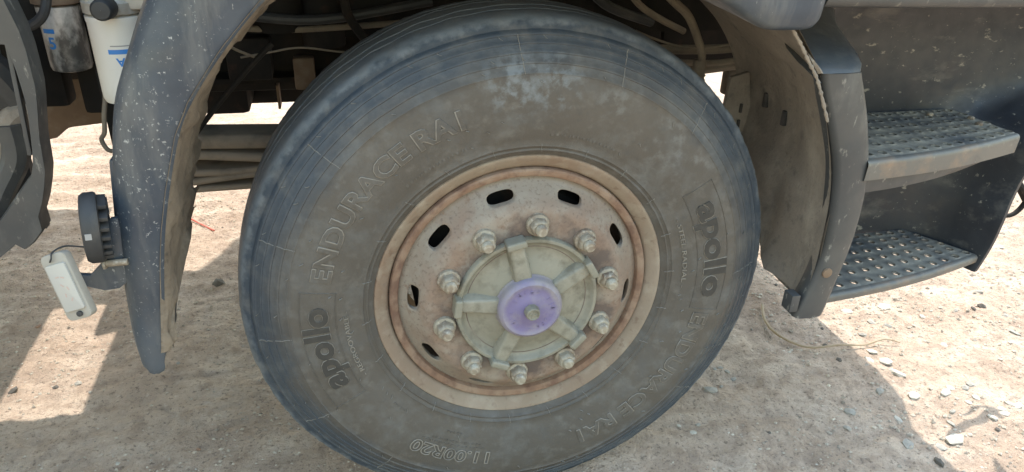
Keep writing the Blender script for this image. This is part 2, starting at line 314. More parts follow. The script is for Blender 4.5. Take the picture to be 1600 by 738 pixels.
# raised flash lines and moulding pips on the sidewall
m = MB(); k_ = random.Random(5)
def radial_line(th, r0, r1, wd, h):
    n = 10; rows = []
    for i in range(n + 1):
        r = r0 + (r1 - r0) * i / n; t = R(th) + .012 * math.sin(i / n * 1.5); y = side_y(r) + bul(r, t); tx = Vector((-math.sin(t), 0, math.cos(t))); c = Vector((r * math.cos(t), 0, r * math.sin(t)))
        rows.append([c + tx * wd / 2 + Vector((0, y + .0015, 0)), c + tx * wd * .25 + Vector((0, y - h, 0)), c - tx * wd * .25 + Vector((0, y - h, 0)), c - tx * wd / 2 + Vector((0, y + .0015, 0))])
    m.grid(rows)
for th in (160.6, 138.3, 92.5, 69.5, 47.0, 1.5, -37, -84.5, -128, -151, -175.6): radial_line(th, .447, .508, .0016, .0010)
for i in range(22): radial_line(i * 360 / 22 + 4, .300, .318, .0014, .0012)
for i in range(34): radial_line(i * 360 / 34 + k_.uniform(-3, 3), .5, .5 + .006, .0014, .0012)
for i in range(70):
    r = k_.choice((.335, .352, .368, .43, .452, .47)) + k_.uniform(-.004, .004); th = k_.uniform(0, 360); radial_line(th, r, r + k_.uniform(.003, .007), .0017, .0022)
tag(m.build('mould_flash', 'flash', wheel), kind='stuff')

def text_mesh(name, body, size, th0, r0, th1=None, outline=None, raise_=.0012, bold=0.0, condense=1.0, lift=.0009):
    """raised lettering wrapped round the sidewall, reading clockwise from th0 to th1"""
    cu = bpy.data.curves.new(name, 'FONT'); cu.body = body; cu.size = size; cu.offset = bold; cu.resolution_u = 3
    if outline: cu.fill_mode = 'NONE'; cu.bevel_depth = outline; cu.bevel_resolution = 1
    else: cu.extrude = raise_
    ob = bpy.data.objects.new(name, cu); C.objects.link(ob); dg = bpy.context.evaluated_depsgraph_get()
    me = bpy.data.meshes.new_from_object(ob.evaluated_get(dg)); bpy.data.objects.remove(ob); bpy.data.curves.remove(cu)
    if len(me.polygons) and not outline:
        bm = bmesh.new(); bm.from_mesh(me); bmesh.ops.remove_doubles(bm, verts=bm.verts, dist=1e-6); bm.to_mesh(me); bm.free()
    xs_ = [v.co.x for v in me.vertices]; x0, x1 = min(xs_), max(xs_)
    rm = r0 + size * .35; sx = condense if th1 is None else R(th0 - th1) * rm / (x1 - x0)
    for v in me.vertices:
        r = r0 + v.co.y; t = R(th0) - (v.co.x - x0) * sx / rm
        v.co = (r * math.cos(t), side_y(r) + bul(r, t) - v.co.z - lift, r * math.sin(t))
    return me
for th0, th1 in ((167.8, 108.6), (-11.0, -70.2)):
    link('product_lettering', text_mesh('product_lettering', 'ENDURACE RA1', .0490, th0, .3775, th1, outline=.00125, bold=.0009), 'letter', wheel)
    link('raised_letters', text_mesh('raised_letters', 'ENDURACE RA1', .0490, th0, .3775, th1, raise_=.0013, bold=.0009), 'rubber', wheel)
for th0, th1 in ((202.5, 175.5), (27.5, -5.0)):
    link('brand_lettering', text_mesh('brand_lettering', 'apollo', .066, th0, .3795, th1, raise_=.0018, bold=.0022), 'logo', wheel)
    link('brand_outline', text_mesh('brand_outline', 'apollo', .066, th0, .3795, th1, outline=.0010, bold=.0022), 'letter', wheel)
    p = MB()                                                              # ruled panel behind the brand lettering
    ta, tb = th0 + 5.5, th1 - 4.5
    def arc(r, a, b, wd, h, n=40):
        rows = []
        for i in range(n + 1):
            t = R(a + (b - a) * i / n); rows.append([(q * math.cos(t), side_y(q) + e, q * math.sin(t)) for q, e in ((r - wd / 2, .001), (r - wd / 4, -h), (r + wd / 4, -h), (r + wd / 2, .001))])
        p.grid(rows)
    for r in (.364, .428): arc(r, ta, tb, .0020, .0012)
    for i in range(15): arc(.368 + i * .004, ta, tb, .0011, .00015)
    for th in (ta, tb):
        rows = []
        for i in range(13):
            r = .363 + .066 * i / 12; t = R(th); tx = Vector((-math.sin(t), 0, math.cos(t))); c = Vector((r * math.cos(t), side_y(r), r * math.sin(t)))
            rows.append([c + tx * .0012 + Vector((0, .001, 0)), c + Vector((0, -.0013, 0)), c - tx * .0012 + Vector((0, .001, 0))])
        p.grid(rows)
    p.build('brand_panel', 'rubber', wheel)
link('size_lettering', text_mesh('size_lettering', '11.00R20', .0400, -100, .3835, -126.5, outline=.00115, bold=.001), 'letter', wheel)
link('tread_lettering', text_mesh('tread_lettering', '- REGROOVABLE -', .0125, 203, .3415, 177.5, raise_=.0009), 'letter', wheel)
link('tread_lettering', text_mesh('tread_lettering', '- STEEL RADIAL -', .0125, 26, .3335, -2, raise_=.0009), 'letter', wheel)
m = MB()                                                                  # worn illegible small print: short raised dashes
for r, a, b in ((.3745, -103, -124), (.3655, -104, -122), (.3385, 84, 62), (.3395, 131, 110), (.3465, -112, -118), (.342, -136, -141)):
    t = a; s_ = 1 if b > a else -1
    while (b - t) * s_ > 0:
        L_ = k_.uniform(.5, 1.4); th = R(t); c = Vector((r * math.cos(th), side_y(r) + bul(r, th) - .0001, r * math.sin(th)))
        rot = Matrix.Rotation(-th, 3, 'Y'); m.box(c, (.0055 * k_.uniform(.6, 1.1), .0016, r * R(L_) * .6), rot); t += s_ * (L_ + .35)
tag(m.build('small_print', 'rubber', wheel), kind='stuff')

# rim: flange, ring, disc with ten slots
rim = MB().lathe([(.236, .23), (.245, .20), (.248, .06), (.255, .034), (.2635, .026), (.2650, .0165), (.270, .0105), (.277, .0060), (.284, .0015), (.2885, -.0010), (.2915, -.0010), (.2932, .0012), (.2938, .006), (.2925, .012), (.287, .016), (.276, .022)], 160).build('rim_flange', 'rimflange', wheel)
MB().lathe([(.2440, .030), (.2455, .0150), (.2475, .0105), (.2530, .0075), (.2585, .0070), (.2615, .0092), (.2630, .0140), (.2634, .024)], 160).build('locking_ring', 'rimring', wheel)
def disc_y(r): return float(np.interp(r, [.12, .186, .194, .202, .219, .236, .243, .249], [-.028, -.0285, -.0270, -.0220, -.0035, .0150, .0195, .0230]))
d_ = MB(); K = 12; S = 10; PH = 103.6
TT = [R(PH - 18 + 36 * s + 36 * k / K) for s in range(S) for k in range(K)]
def ring(r): return [(r * math.cos(t), disc_y(r), r * math.sin(t)) for t in TT]
d_.grid([ring(r) for r in (.12, .14, .165, .182, .188, .193, .197)], closed_u=True)
d_.grid([ring(r) for r in (.2430, .2455, .2475)], closed_u=True)
RA, RB = .197, .243; rc = .2185
for s in range(S):
    tc_ = R(PH + 36 * s); rect = []
    for k in range(K): rect.append((R(-18 + 36 * k / K), RA))
    for k in range(6): rect.append((R(18), RA + (RB - RA) * k / 6))
    for k in range(K): rect.append((R(18 - 36 * k / K), RB))
    for k in range(6): rect.append((R(-18), RB - (RB - RA) * k / 6))
    slot = []
    for (t, r) in rect:                                              # matching point on the rounded slot
        u, v = t / R(18), (r - rc) / ((RB - RA) / 2); a = math.atan2(v, u); hl, hw = .0262, .0100
        ce, se = math.cos(a), math.sin(a); ex = 3.2
        q = (abs(ce) ** ex + abs(se) ** ex) ** (-1 / ex); slot.append((q * ce * hl / rc, rc + q * se * hw))
    rows = []
    for f in (0, .35, .65, .85, .95, 1):
        rows.append([((a[0] * (1 - f) + b[0] * f), (a[1] * (1 - f) + b[1] * f), f) for a, b in zip(rect, slot)])
    P = [[(r * math.cos(t + tc_), disc_y(r) + (.0018 if f == 1 else 0), r * math.sin(t + tc_)) for t, r, f in row] for row in rows]
    P.append([(x, y + .012, z) for x, y, z in P[-1]])
    d_.grid(P, closed_u=True)
d_.build('wheel_disc', 'disc', wheel, sharp=50)
MB().lathe([(.10, .055), (.205, .055), (.212, .065), (.212, .21), (.10, .21)], 64).build('brake_drum', 'chassis', wheel)

# hub with five ribs, purple cap
MB().lathe([(.1425, -.026), (.1425, -.0365), (.1400, -.0400), (.1345, -.0405), (.1315, -.0375), (.129, -.0325), (.121, -.0275), (.108, -.0285), (.092, -.0335), (.078, -.0385), (.071, -.0400), (.068, -.0405), (.03, -.0405)], 96).build('hub', 'hub', wheel, sharp=45)
rb = MB(); 
for (r0, r1, w0, w1, y0, y1) in ((.058, .136, .032, .024, -.0510, -.0475),):
    vs = []
    for r, wd, yt in ((r0, w0, y0), (r1, w1, y1)):
        vs += [(r, -.016, -wd * .85), (r, yt, -wd / 2), (r, yt, wd / 2), (r, -.016, wd * .85)]
    rb.add(vs, [(0, 1, 2, 3), (7, 6, 5, 4), (0, 4, 5, 1), (1, 5, 6, 2), (2, 6, 7, 3), (3, 7, 4, 0)])
rme = rb.mesh('hub_rib', bevel=.0055, segs=4)
tme = MB().box((.1400, -.0430, 0), (.0150, .0320, .0390)).mesh('hub_lug', bevel=.0050, segs=4)
for i in range(5):
    for nm, me in (('hub_rib', rme), ('hub_lug', tme)):
        o = link(nm, me, 'hub', wheel); o.rotation_euler = (0, -R(102.5 - 72 * i), 0)
MB().lathe([(.0665, -.034), (.0672, -.0420), (.0655, -.0440), (.0645, -.0470), (.0640, -.0560), (.0615, -.0610), (.0560, -.0645), (.0530, -.0640), (.0515, -.0632), (.0300, -.0630), (.0285, -.0640), (.0165, -.0642), (.0005, -.0642)], 72).build('hub_cap', 'cap', wheel, sharp=40)
m = MB()                                                                  # worn cast characters round the cap face
for i in range(20):
    if i in (3, 9, 14): continue
    t = R(i * 18 + k_.uniform(-3, 3)); c = Vector((.0415 * math.cos(t), -.0635, .0415 * math.sin(t)))
    rot = Matrix.Rotation(-t, 3, 'Y')
    for j in range(k_.randint(1, 3)):
        m.box(c + rot @ Vector((k_.uniform(-.003, .003), 0, k_.uniform(-.002, .002))), (k_.choice((.0015, .007)), .0008, k_.choice((.0013, .0045))), rot)
tag(m.build('cap_characters', 'cap', wheel), kind='stuff')
kn = MB().lathe([(.0150, -.060), (.0152, -.0700), (.0135, -.0790), (.0112, -.0805), (.0100, -.0787), (.0005, -.0782)], 10)
kn.box((0, -.0787, 0), (.0165, .0026, .0024), Matrix.Rotation(R(20), 3, 'Y')); kn.box((0, -.0786, 0), (.0025, .0022, .0150), Matrix.Rotation(R(20), 3, 'Y'))
kn.build('hub_plug', 'hub', wheel, sharp=30)
# ten wheel nuts with stud ends
wm = MB().lathe([(.0225, -.0275), (.0228, -.0310), (.0215, -.0345), (.0175, -.0370), (.012, -.0375)], 24).mesh('nut_washer')
nm_ = MB().lathe([(.0188, -.034), (.0186, -.0440), (.0178, -.0500), (.0150, -.0535), (.0100, -.0535)], 6).mesh('wheel_nut', bevel=.0014)
sm = MB().lathe([(.0113, -.052), (.0113, -.0560), (.0102, -.0570), (.0113, -.0582), (.0102, -.0594), (.0112, -.0606), (.0104, -.0625), (.0085, -.0648), (.004, -.0652), (.0003, -.0652)], 16).mesh('stud_end')
for i in range(10):
    a = R(85.2 - 36 * i); loc = (.1668 * math.cos(a), 0, .1668 * math.sin(a)); n = empty('wheel_bolt', loc, None)
    bpy.data.objects.remove(n)
    for nm, me in (('nut_washer', wm), ('wheel_nut', nm_), ('stud_end', sm)):
        o = link(nm, me, 'nut', wheel, loc); o.rotation_euler = (0, k_.uniform(0, 6.28), 0); o.scale = (1, k_.uniform(.97, 1.05), 1)

# ---- rear mudguard: rounded arch behind the wheel
gp = [(-.12, 1.225, .17), (-.26, 1.185, .165), (-.345, 1.145, .160), (-.418, 1.094, .155), (-.484, 1.023, .128), (-.539, .949, .108), (-.566, .896, .102), (-.594, .809, .092), (-.612, .740, .084), (-.624, .680, .077), (-.637, .600, .068), (-.648, .530, .060), (-.656, .492, .050)]
rows = []
for i, (x, z, wd) in enumerate(gp):
    a = gp[max(i - 1, 0)]; b = gp[min(i + 1, len(gp) - 1)]; tx, tz = b[0] - a[0], b[1] - a[1]; l = math.hypot(tx, tz); nx_, nz_ = tz / l, -tx / l
    if nx_ > 0 and i > 4: nx_, nz_ = -nx_, -nz_
    if i <= 4 and nz_ < 0: nx_, nz_ = -nx_, -nz_
    ydepth = .20 if z > .68 else max(.0, .20 - .18 * (.68 - z) / .12)
    sec = [(.006, ydepth), (.006, .10), (.006, -.045), (.002, -.056), (0, -.0600), (.004, -.0630), (.012, -.0632), (wd * .30, -.0655), (wd * .55, -.0625), (wd * .78, -.052), (wd * .92, -.034), (wd * .985, -.008), (wd, .03), (wd, .10), (wd, ydepth), (wd - .005, ydepth), (.011, ydepth)]
    rows.append([(x + nx_ * n_, y_, z + nz_ * n_) for n_, y_ in sec])
fine = []
for i in range(len(rows) - 1):                                   # smooth the sweep
    P = [np.array(rows[j]) for j in (max(i - 1, 0), i, i + 1, min(i + 2, len(rows) - 1))]
    for k in range(5):
        t = k / 5; fine.append((.5 * (2 * P[1] + (P[2] - P[0]) * t + (2 * P[0] - 5 * P[1] + 4 * P[2] - P[3]) * t * t + (3 * P[1] - P[0] - 3 * P[2] + P[3]) * t ** 3)).tolist())
fine.append(rows[-1])
last = np.array(rows[-1]); cen = last.mean(0)                      # rounded lower end
for f, dz in ((.97, -.010), (.86, -.018), (.6, -.023), (.02, -.024)): fine.append((cen + (last - cen) * [f, 1 if f > .5 else .9, f] + [0, 0, dz]).tolist())
guard = MB().grid(fine, closed_u=True).build('rear_mudguard', 'plastic', truck, sharp=60)
# inner skin of the arch, caked with mud
rows = []
for i in range(0, 62):
    t = i / 61 * (len(gp) - 1.6); j = int(t); f = t - j; a = gp[j]; b = gp[j + 1]; x = a[0] + (b[0] - a[0]) * f; z = a[1] + (b[1] - a[1]) * f
    row = []
    for k in range(16):
        y = -.0645 + max(.02, (.245 - .24 * max(0, (.66 - z) / .10))) * k / 15 * (1 + .12 * math.sin(i * 1.7) * (k / 15)); cl = Vector((-x, 0, HUB - z)).normalized()
        lump = .002 + .0004 * k + .022 * max(0, float(vnoise(np.array([i * .35]), np.array([k * .5]), 1, 31)[0])) * min(1, k / 3) + .010 * max(0, float(vnoise(np.array([i * .9]), np.array([k * 1.1]), 1, 32)[0])) * min(1, k / 3)
        if k == 0: lump = -.006
        row.append((x + cl.x * lump, y, z + cl.z * lump))
    rows.append(row)
mud = MB().grid(rows).build('inner_liner', 'mud', guard, sharp=70)
mud['label'] = 'mud-caked inner face of the mudguard'
# stay plate behind the guard, lamp bracket with bolts
MB().prism([(-.690, .84), (-.672, .84), (-.672, .60), (-.690, .52), (-.706, .535), (-.712, .66)], .01, .05).build('mudguard_stay', 'plastic', truck, bevel=.004)
bk = MB().prism([(-.690, .765), (-.678, .765), (-.680, .655), (-.700, .640), (-.722, .638), (-.752, .650), (-.760, .672), (-.738, .668), (-.716, .690)], -.050, -.040)
bk.build('lamp_bracket', 'plastic', truck, bevel=.002)
bl = MB().lathe([(.009, -.012), (.009, 0), (.0062, .001), (.0062, .030)], 6, (-.709, -.0, .690), 'y')
for zz, xx in ((.692, -.712),):
    b_ = MB().tube([(xx, -.058, zz), (xx + .004, -.058, zz)], .010, 6, 1).tube([(xx + .004, -.058, zz), (xx + .036, -.058, zz)], .0058, 10, 1); b_.build('bolt', 'nut', truck, bevel=.0008)

# round lamp: shallow dish turned to the rear, ribbed back towards the wheel
def ring_lamp():
    root = empty('round_lamp', (-.716, -.050, .752), truck)
    body = MB().lathe([(.0005, -.020), (.040, -.0205), (.054, -.018), (.0585, -.010), (.0590, .008), (.0570, .013), (.050, .0145), (.0005, .0145)], 40, axis='x').build('housing', 'black', root, sharp=40)
    f = MB()
    for i in range(-3, 4):                                            # stepped cooling fins
        zc = i * .0145; hw = math.sqrt(max(.050 ** 2 - zc ** 2, .0002))
        f.box((.0215, 0, zc), (.018, hw * 1.75, .0065), Matrix.Rotation(R(8), 3, 'X')); f.box((.028, hw * .35, zc - .004), (.010, hw * .8, .006), Matrix.Rotation(R(20), 3, 'X'))
    f.build('cooling_fins', 'black', root, bevel=.0012)
    MB().box((-.008, -.0588, .006), (.012, .001, .010)).build('sticker', 'grey', root)
    MB().box((.014, .040, -.045), (.010, .022, .040)).build('mounting_foot', 'black', root, bevel=.002)
    root.rotation_euler = (0, R(4), R(14)); root.scale = (.74, .80, .98)
ring_lamp()
# rectangular marker lamp hanging askew
lamp = empty('marker_lamp', (-.7505, -.10, .6815), truck); lamp.rotation_euler = (R(-12), R(-19), R(-14))
def rrect(w_, h_, r, n=5):
    o = []
    for cx, cy, a0 in ((w_ / 2 - r, h_ / 2 - r, 0), (-w_ / 2 + r, h_ / 2 - r, 90), (-w_ / 2 + r, -h_ / 2 + r, 180), (w_ / 2 - r, -h_ / 2 + r, 270)):
        for k in range(n): a = R(a0 + 90 * k / (n - 1)); o.append((cx + r * math.cos(a), cy + r * math.sin(a)))
    return o
MB().prism(rrect(.043, .108, .009), -.010, .005).build('case', 'lampcase', lamp, bevel=.0025)
MB().prism(rrect(.033, .076, .003), -.0135, -.0095).build('lens', 'lens', lamp, bevel=.0015)
MB().tube([(-.006, -.011, .043), (.002, -.015, .048), (.004, -.009, .056), (.012, .010, .058), (.03, .03, .045)], .0013, 6).build('wire', 'black', lamp)
MB().lathe([(.0045, -.0100), (.0045, -.0135), (.0003, -.0140)], 12, (.003, 0, -.045)).build('screw', 'black', lamp)
pm = MB()
for j, (x, z) in enumerate(((-.004, .018), (.004, .016), (-.002, .004), (.005, -.002), (-.003, -.012), (.004, -.020))): pm.box((x, -.01365, z), (.006, .0003, .0022), Matrix.Rotation(R(j * 25), 3, 'Y'))
pm.build('faded_print', 'orange', lamp)

# ---- front side of the arch: liner, pillar, fender corner, ledge
def lerp_rows(rows, n):
    out = []
    for i in range(len(rows) - 1):
        P = [np.array(rows[j], float) for j in (max(i - 1, 0), i, i + 1, min(i + 2, len(rows) - 1))]
        for k in range(n):
            t = k / n; out.append((.5 * (2 * P[1] + (P[2] - P[0]) * t + (2 * P[0] - 5 * P[1] + 4 * P[2] - P[3]) * t * t + (3 * P[1] - P[0] - 3 * P[2] + P[3]) * t ** 3)).tolist())
    out.append(list(rows[-1])); return out
# (z, x at the outer lip y=-.09, x deep inside y=.36)
ln = [(1.16, .30, .36), (1.08, .40, .44), (1.02, .455, .505), (.97, .492, .56), (.90, .530, .610), (.82, .562, .640), (.74, .580, .640), (.66, .590, .620), (.58, .592, .612), (.52, .585, .610), (.475, .575, .608)]
ln = lerp_rows(ln, 4); rows = []
for z, xo, xi in ln:
    row = []
    deep = .40 if z > .70 else max(.06, .40 - 1.45 * (.70 - z))
    for k in range(15):
        f = k / 14; y = -.088 + (deep + .088) * f; x = xo + (xi - xo) * min(1, (y + .088) / .44) ** .7 + .016 * math.sin(math.pi * f) * (z < .95)
        x += .006 * float(vnoise(np.array([z * 9]), np.array([y * 9]), 1, 41)[0]) + (.010 * math.exp(-((y - .13) / .018) ** 2) if z < .9 else 0)
        row.append((x, y, z))
    rows.append(row)
lb = MB().grid(rows); back = [[(x + .006, y, z) for x, y, z in r] for r in rows]; lb.grid(back)
liner = lb.build('arch_liner', 'liner', truck, sharp=50)
for (x, y, z) in ((.634, .17, .80), (.640, .26, .815)): MB().box((x, y, z), (.014, .012, .034)).build('clip', 'black', liner, bevel=.003)
pn = MB().prism([(.585, .850), (.632, .862), (.655, .760), (.640, .640), (.600, .560), (.588, .660), (.580, .760)], .335, .350); pn.build('inner_shield', 'liner', liner, bevel=.003)
for zz in (.775, .735): MB().box((.622, .331, zz), (.006, .006, .022)).build('shield_slot', 'black', liner, bevel=.001)
# pillar: thick curved edge of the step housing
pl = [(.970, .502, .583), (.93, .517, .601), (.88, .540, .622), (.80, .573, .648), (.735, .588, .660), (.66, .598, .663), (.60, .600, .659), (.53, .588, .648), (.48, .572, .640), (.452, .566, .634)]
pl = lerp_rows(pl, 4); rows = []
for z, x0, x1 in pl:
    c_ = .010 + (.008 if z < .6 else 0)
    yo = -.100
    rows.append([(x0 + .002, -.060, z), (x0, -.088, z), (x0 + .004, yo + .003, z), (x0 + .010, yo, z), (x0 + (x1 - x0) * .5, yo - .002, z), (x1 - .012, yo, z), (x1 - .004, yo + .004, z), (x1, yo + .013, z), (x1 + .004, .02, z), (x1 + .004, .12, z), (x1 - .006, .12, z), (x1 - .016, -.03, z)])
pb = MB().grid(rows, closed_u=True); n_ = len(rows[0]); e = n_ * (len(rows) - 1); pb.f += [tuple(range(n_)), tuple(reversed(range(e, e + n_)))]
pillar = pb.build('step_pillar', 'panel', truck, sharp=55)
MB().lathe([(.011, -.101), (.0105, -.1045), (.006, -.106), (.0005, -.106)], 16, (.612, 0, .560)).build('rivet', 'rust', pillar)
MB().box((.556, -.085, .490), (.020, .030, .040)).build('lower_clip', 'panel', pillar, bevel=.003)
# dusty ledge on top of the pillar, sloping back up to the cab
lr = [[(.500, -.098, .970), (.520, -.1015, .971), (.545, -.1020, .971), (.572, -.099, .971), (.585, -.086, .969)],
      [(.494, -.088, .982), (.515, -.092, .984), (.545, -.093, .984), (.578, -.089, .983), (.594, -.074, .979)],
      [(.488, -.045, .998), (.515, -.045, 1.000), (.552, -.045, .999), (.590, -.043, .996), (.610, -.035, .990)],
      [(.492, .0, 1.012), (.522, .0, 1.014), (.565, .002, 1.012), (.604, .004, 1.006), (.626, .01, .998)],
      [(.515, .07, 1.040), (.545, .07, 1.040), (.590, .074, 1.036), (.630, .08, 1.028), (.650, .09, 1.018)],
      [(.520, .130, 1.090), (.550, .130, 1.090), (.600, .132, 1.086), (.645, .138, 1.078), (.668, .15, 1.066)]]
ledge = MB().grid(lr); ledge.grid([[(x, y + .012, z - .02) for x, y, z in r] for r in lr]);
ledge.build('pillar_ledge', 'plastic', truck, sharp=50)
fl_ = [[(.40, -.088, 1.080), (.515, .07, 1.0405)], [(.437, -.088, 1.043), (.492, .0, 1.0125)], [(.463, -.088, 1.010), (.488, -.045, .9985)], [(.483, -.089, .984), (.494, -.088, .9825)], [(.494, -.091, .968), (.500, -.098, .9705)]]
MB().grid(lerp_rows([[a_, tuple((np.array(a_) * .6 + np.array(b_) * .4 + [0, -.004, .002]).tolist()), b_] for a_, b_ in fl_], 4)).build('liner_flange', 'liner', truck)
# torn foam-like edge of dried mud where liner meets the ledge
pts = [(.425, -.088, 1.048), (.448, -.088, 1.022), (.470, -.090, .992), (.492, -.093, .962), (.512, -.094, .925), (.535, -.094, .88)]
MB().tube(pts, lambda t: .0030 + .0012 * math.sin(t * 90) * math.sin(t * 23), 7, 12).build('dried_mud_edge', 'liner', truck)
# fender corner at the lower front end of the cab's wheel arch
fc = [(.12, 1.200, 1.135, -.150), (.20, 1.200, 1.118, -.158), (.262, 1.200, 1.097, -.163), (.30, 1.200, 1.074, -.165), (.335, 1.200, 1.0585, -.166), (.38, 1.200, 1.056, -.166), (.408, 1.200, 1.0570, -.164), (.424, 1.198, 1.063, -.157), (.4335, 1.195, 1.078, -.145), (.4345, 1.19, 1.09, -.12)]
fc = lerp_rows(fc, 3); rows = []
for x, zt, zb, y in fc: rows.append([(x, .04, zb + .012), (x, y + .07, zb + .004), (x, y + .02, zb), (x, y + .008, zb + .003), (x, y, zb + .011), (x, y - .004, zb + .04), (x, y - .002, zt), (x, .04, zt)])
fb = MB().grid(rows, closed_u=True); n_ = 8; e = n_ * (len(rows) - 1); fb.f += [tuple(range(n_)), tuple(reversed(range(e, e + n_)))]
fb.build('fender_corner', 'plastic', truck, sharp=50)

# ---- step housing: moulded well, two perforated treads
wl = []
for z, s_, yb, xr, yr in ((.44, 0, .185, 1.13, .030), (.47, 0, .185, 1.14, .030), (.52, 0, .190, 1.152, .030), (.58, 0, .195, 1.160, .032), (.62, .01, .195, 1.172, .040), (.68, .03, .195, 1.19, .045), (.73, .04, .190, 1.205, .035), (.77, .05, .19, 1.225, .03), (.80, .10, .19, 1.26, .03), (.84, .17, .19, 1.33, .12), (.90, .20, .19, 1.36, .17), (.98, .21, .19, 1.37, .17), (1.05, .21, .18, 1.37, .16), (1.12, .21, .16, 1.37, .14)):
    xm = 1.055 + s_
    wl.append([(.665, yb - .012, z), (.72, yb, z), (.85, yb + .006, z), (.97, yb + .006, z), (xm, yb, z), (xm + (xr - xm) * .45, yb - .035, z), (xm + (xr - xm) * .78, yb - .085, z), (xr, yr, z), (xr + .006, yr - .014, z), (xr + .016, yr - .012, z), (xr + .03, yr + .05, z)])
wl = lerp_rows(wl, 3)
wl = [np.array(r).tolist() for r in wl]
for r in wl:
    for i, p in enumerate(r): r[i] = (p[0], p[1] + .006 * float(vnoise(np.array([p[0] * 5]), np.array([p[2] * 5]), 1, 51)[0]), p[2])
MB().grid(wl).build('step_well', 'well', truck, sharp=60)
def tread_plate(name, quad, z, nu, nv, lip, hole=.30):
    """quad: back-left, back-right, front-right, front-left (x, y); cells with real round holes and raised burrs"""
    root = empty(name, (0, 0, 0), truck); q = [Vector((p[0], p[1])) for p in quad]
    def at(u, v):
        p = (q[0] * (1 - u) + q[1] * u) * (1 - v) + (q[3] * (1 - u) + q[2] * u) * v
        bow = .016 * math.sin(math.pi * u) * v; return Vector((p.x, p.y - bow))
    top = MB(); bur = MB(); NH = 12
    for i in range(nu):
        for j in range(nv):
            u0, u1, v0, v1 = i / nu, (i + 1) / nu, j / nv, (j + 1) / nv
            off = (.18 if j % 2 else -.18) / nu; uc, vc = (u0 + u1) / 2 + off, (v0 + v1) / 2; c = at(uc, vc)
            outer = [(u0, v0), ((u0 * 2 + u1) / 3, v0), ((u0 + u1 * 2) / 3, v0), (u1, v0), (u1, (v0 * 2 + v1) / 3), (u1, (v0 + v1 * 2) / 3), (u1, v1), ((u0 + u1 * 2) / 3, v1), ((u0 * 2 + u1) / 3, v1), (u0, v1), (u0, (v0 + v1 * 2) / 3), (u0, (v0 * 2 + v1) / 3)]
            O = [at(*p) for p in outer]; hr = .0086; ang = [math.atan2(p.y - c.y, p.x - c.x) for p in O]
            rr = [(p.x, p.y, z) for p in O]; sag = -.0016
            r1 = [(c.x + hr * 1.5 * math.cos(a), c.y + hr * 1.5 * math.sin(a), z + sag * 0) for a in ang]
            r2 = [(c.x + hr * 1.12 * math.cos(a), c.y + hr * 1.12 * math.sin(a), z + .0020) for a in ang]
            r3 = [(c.x + hr * .88 * math.cos(a), c.y + hr * .88 * math.sin(a), z + .0018) for a in ang]
            r4 = [(c.x + hr * .88 * math.cos(a), c.y + hr * .88 * math.sin(a), z - .003) for a in ang]
            r5 = [(p.x, p.y, z - .003) for p in O]
            top.grid([rr, r1, r2], closed_u=True); top.grid([r3, r4, r5], closed_u=True); bur.grid([r2, r3], closed_u=True)
    top.build('tread_plate', 'step', root, sharp=40); tag(bur.build('worn_hole_rims', 'burr', root), kind='stuff')
    fl = MB(); rows = []
    for i in range(25):
        u = i / 24; p = at(u, 1); p0 = at(u, .985); rows.append([(p0.x, p0.y, z + .0005), (p.x, p.y - .004, z), (p.x, p.y - .009, z - .004), (p.x, p.y - .010, z - .010), (p.x, p.y - .009, z - lip), (p.x, p.y - .003, z - lip - .002), (p.x, p.y + .004, z - lip)])
    fl.grid(rows); rows = []
    for i in range(9):
        v = i / 8; p = at(1, v); rows.append([(p.x - .002, p.y, z + .0005), (p.x + .004, p.y, z - .002), (p.x + .007, p.y, z - .010), (p.x + .006, p.y, z - lip)])
    fl.grid(rows); fl.build('front_lip', 'steplip', root, sharp=60)
    return root, at
up, at_u = tread_plate('upper_step', [(.640, .178), (1.085, .178), (1.088, -.004), (.640, -.094)], .800, 13, 6, .040)
lo, at_l = tread_plate('lower_step', [(.655, .185), (1.060, .185), (1.140, .034), (.640, -.062)], .480, 12, 6, .018)
rows = []                                                                 # curved apron below the upper tread
for i in range(21):
    u = i / 20; p = at_u(u, 1); dp = .026 * (1 - (u / .80) ** 2) if u < .80 else 0
    rows.append([(p.x, p.y - .002, .768), (p.x, p.y - .003, .762 - dp * .5), (p.x, p.y + .001, .756 - dp), (p.x, p.y + .02, .752 - dp), (p.x, .18, .775)])
MB().grid(rows).build('apron', 'panel', up, sharp=60)
for (x, y) in ((.99, .14), (1.05, .06), (1.066, .10), (.68, .155)):
    MB().lathe([(.0075, 0), (.0075, .004), (.005, .0062), (.0003, .0065)], 10, (x, y, .8005), 'z').build('bolt', 'nut', up)

# ---- cab shell above (outside the picture apart from the sill) and load body behind
cabp = MB().box((.50, 1.05, 2.02), (1.66, 2.42, 1.70))
cab = cabp.build('cab', 'cab', truck, bevel=.05, segs=3)
rows = []
for x in np.linspace(.436, 1.32, 24):
    f = (x - .436) / .884; y = -.150 + .045 * f * f; zb = 1.090 - .006 * math.sin(f * 3)
    rows.append([(x, .06, zb + .012), (x, y + .05, zb + .004), (x, y + .012, zb), (x, y + .002, zb + .004), (x, y - .003, zb + .013), (x, y - .002, zb + .022), (x, y + .004, zb + .028), (x, y + .004, 1.20), (x, .06, 1.20)])
sb_ = MB().grid(rows, closed_u=True); n_ = 9; e = n_ * 23; sb_.f += [tuple(range(n_)), tuple(reversed(range(e, e + n_)))]
sb_.build('door_sill', 'panel', truck, sharp=50)
MB().box((1.255, 1.27, .95), (.12, 1.7, .30)).build('bumper', 'plastic', truck, bevel=.03, segs=3)
MB().box((-3.4, 1.05, 1.75), (4.8, 2.44, 1.10)).build('load_body', 'cab', truck, bevel=.02)
MB().box((-.72, .58, 1.95), (.46, .74, 1.30)).build('shade_box', 'plastic', truck, bevel=.04, segs=3)  # made-up box out of view, added to cast shade on the dirt behind the mudguard

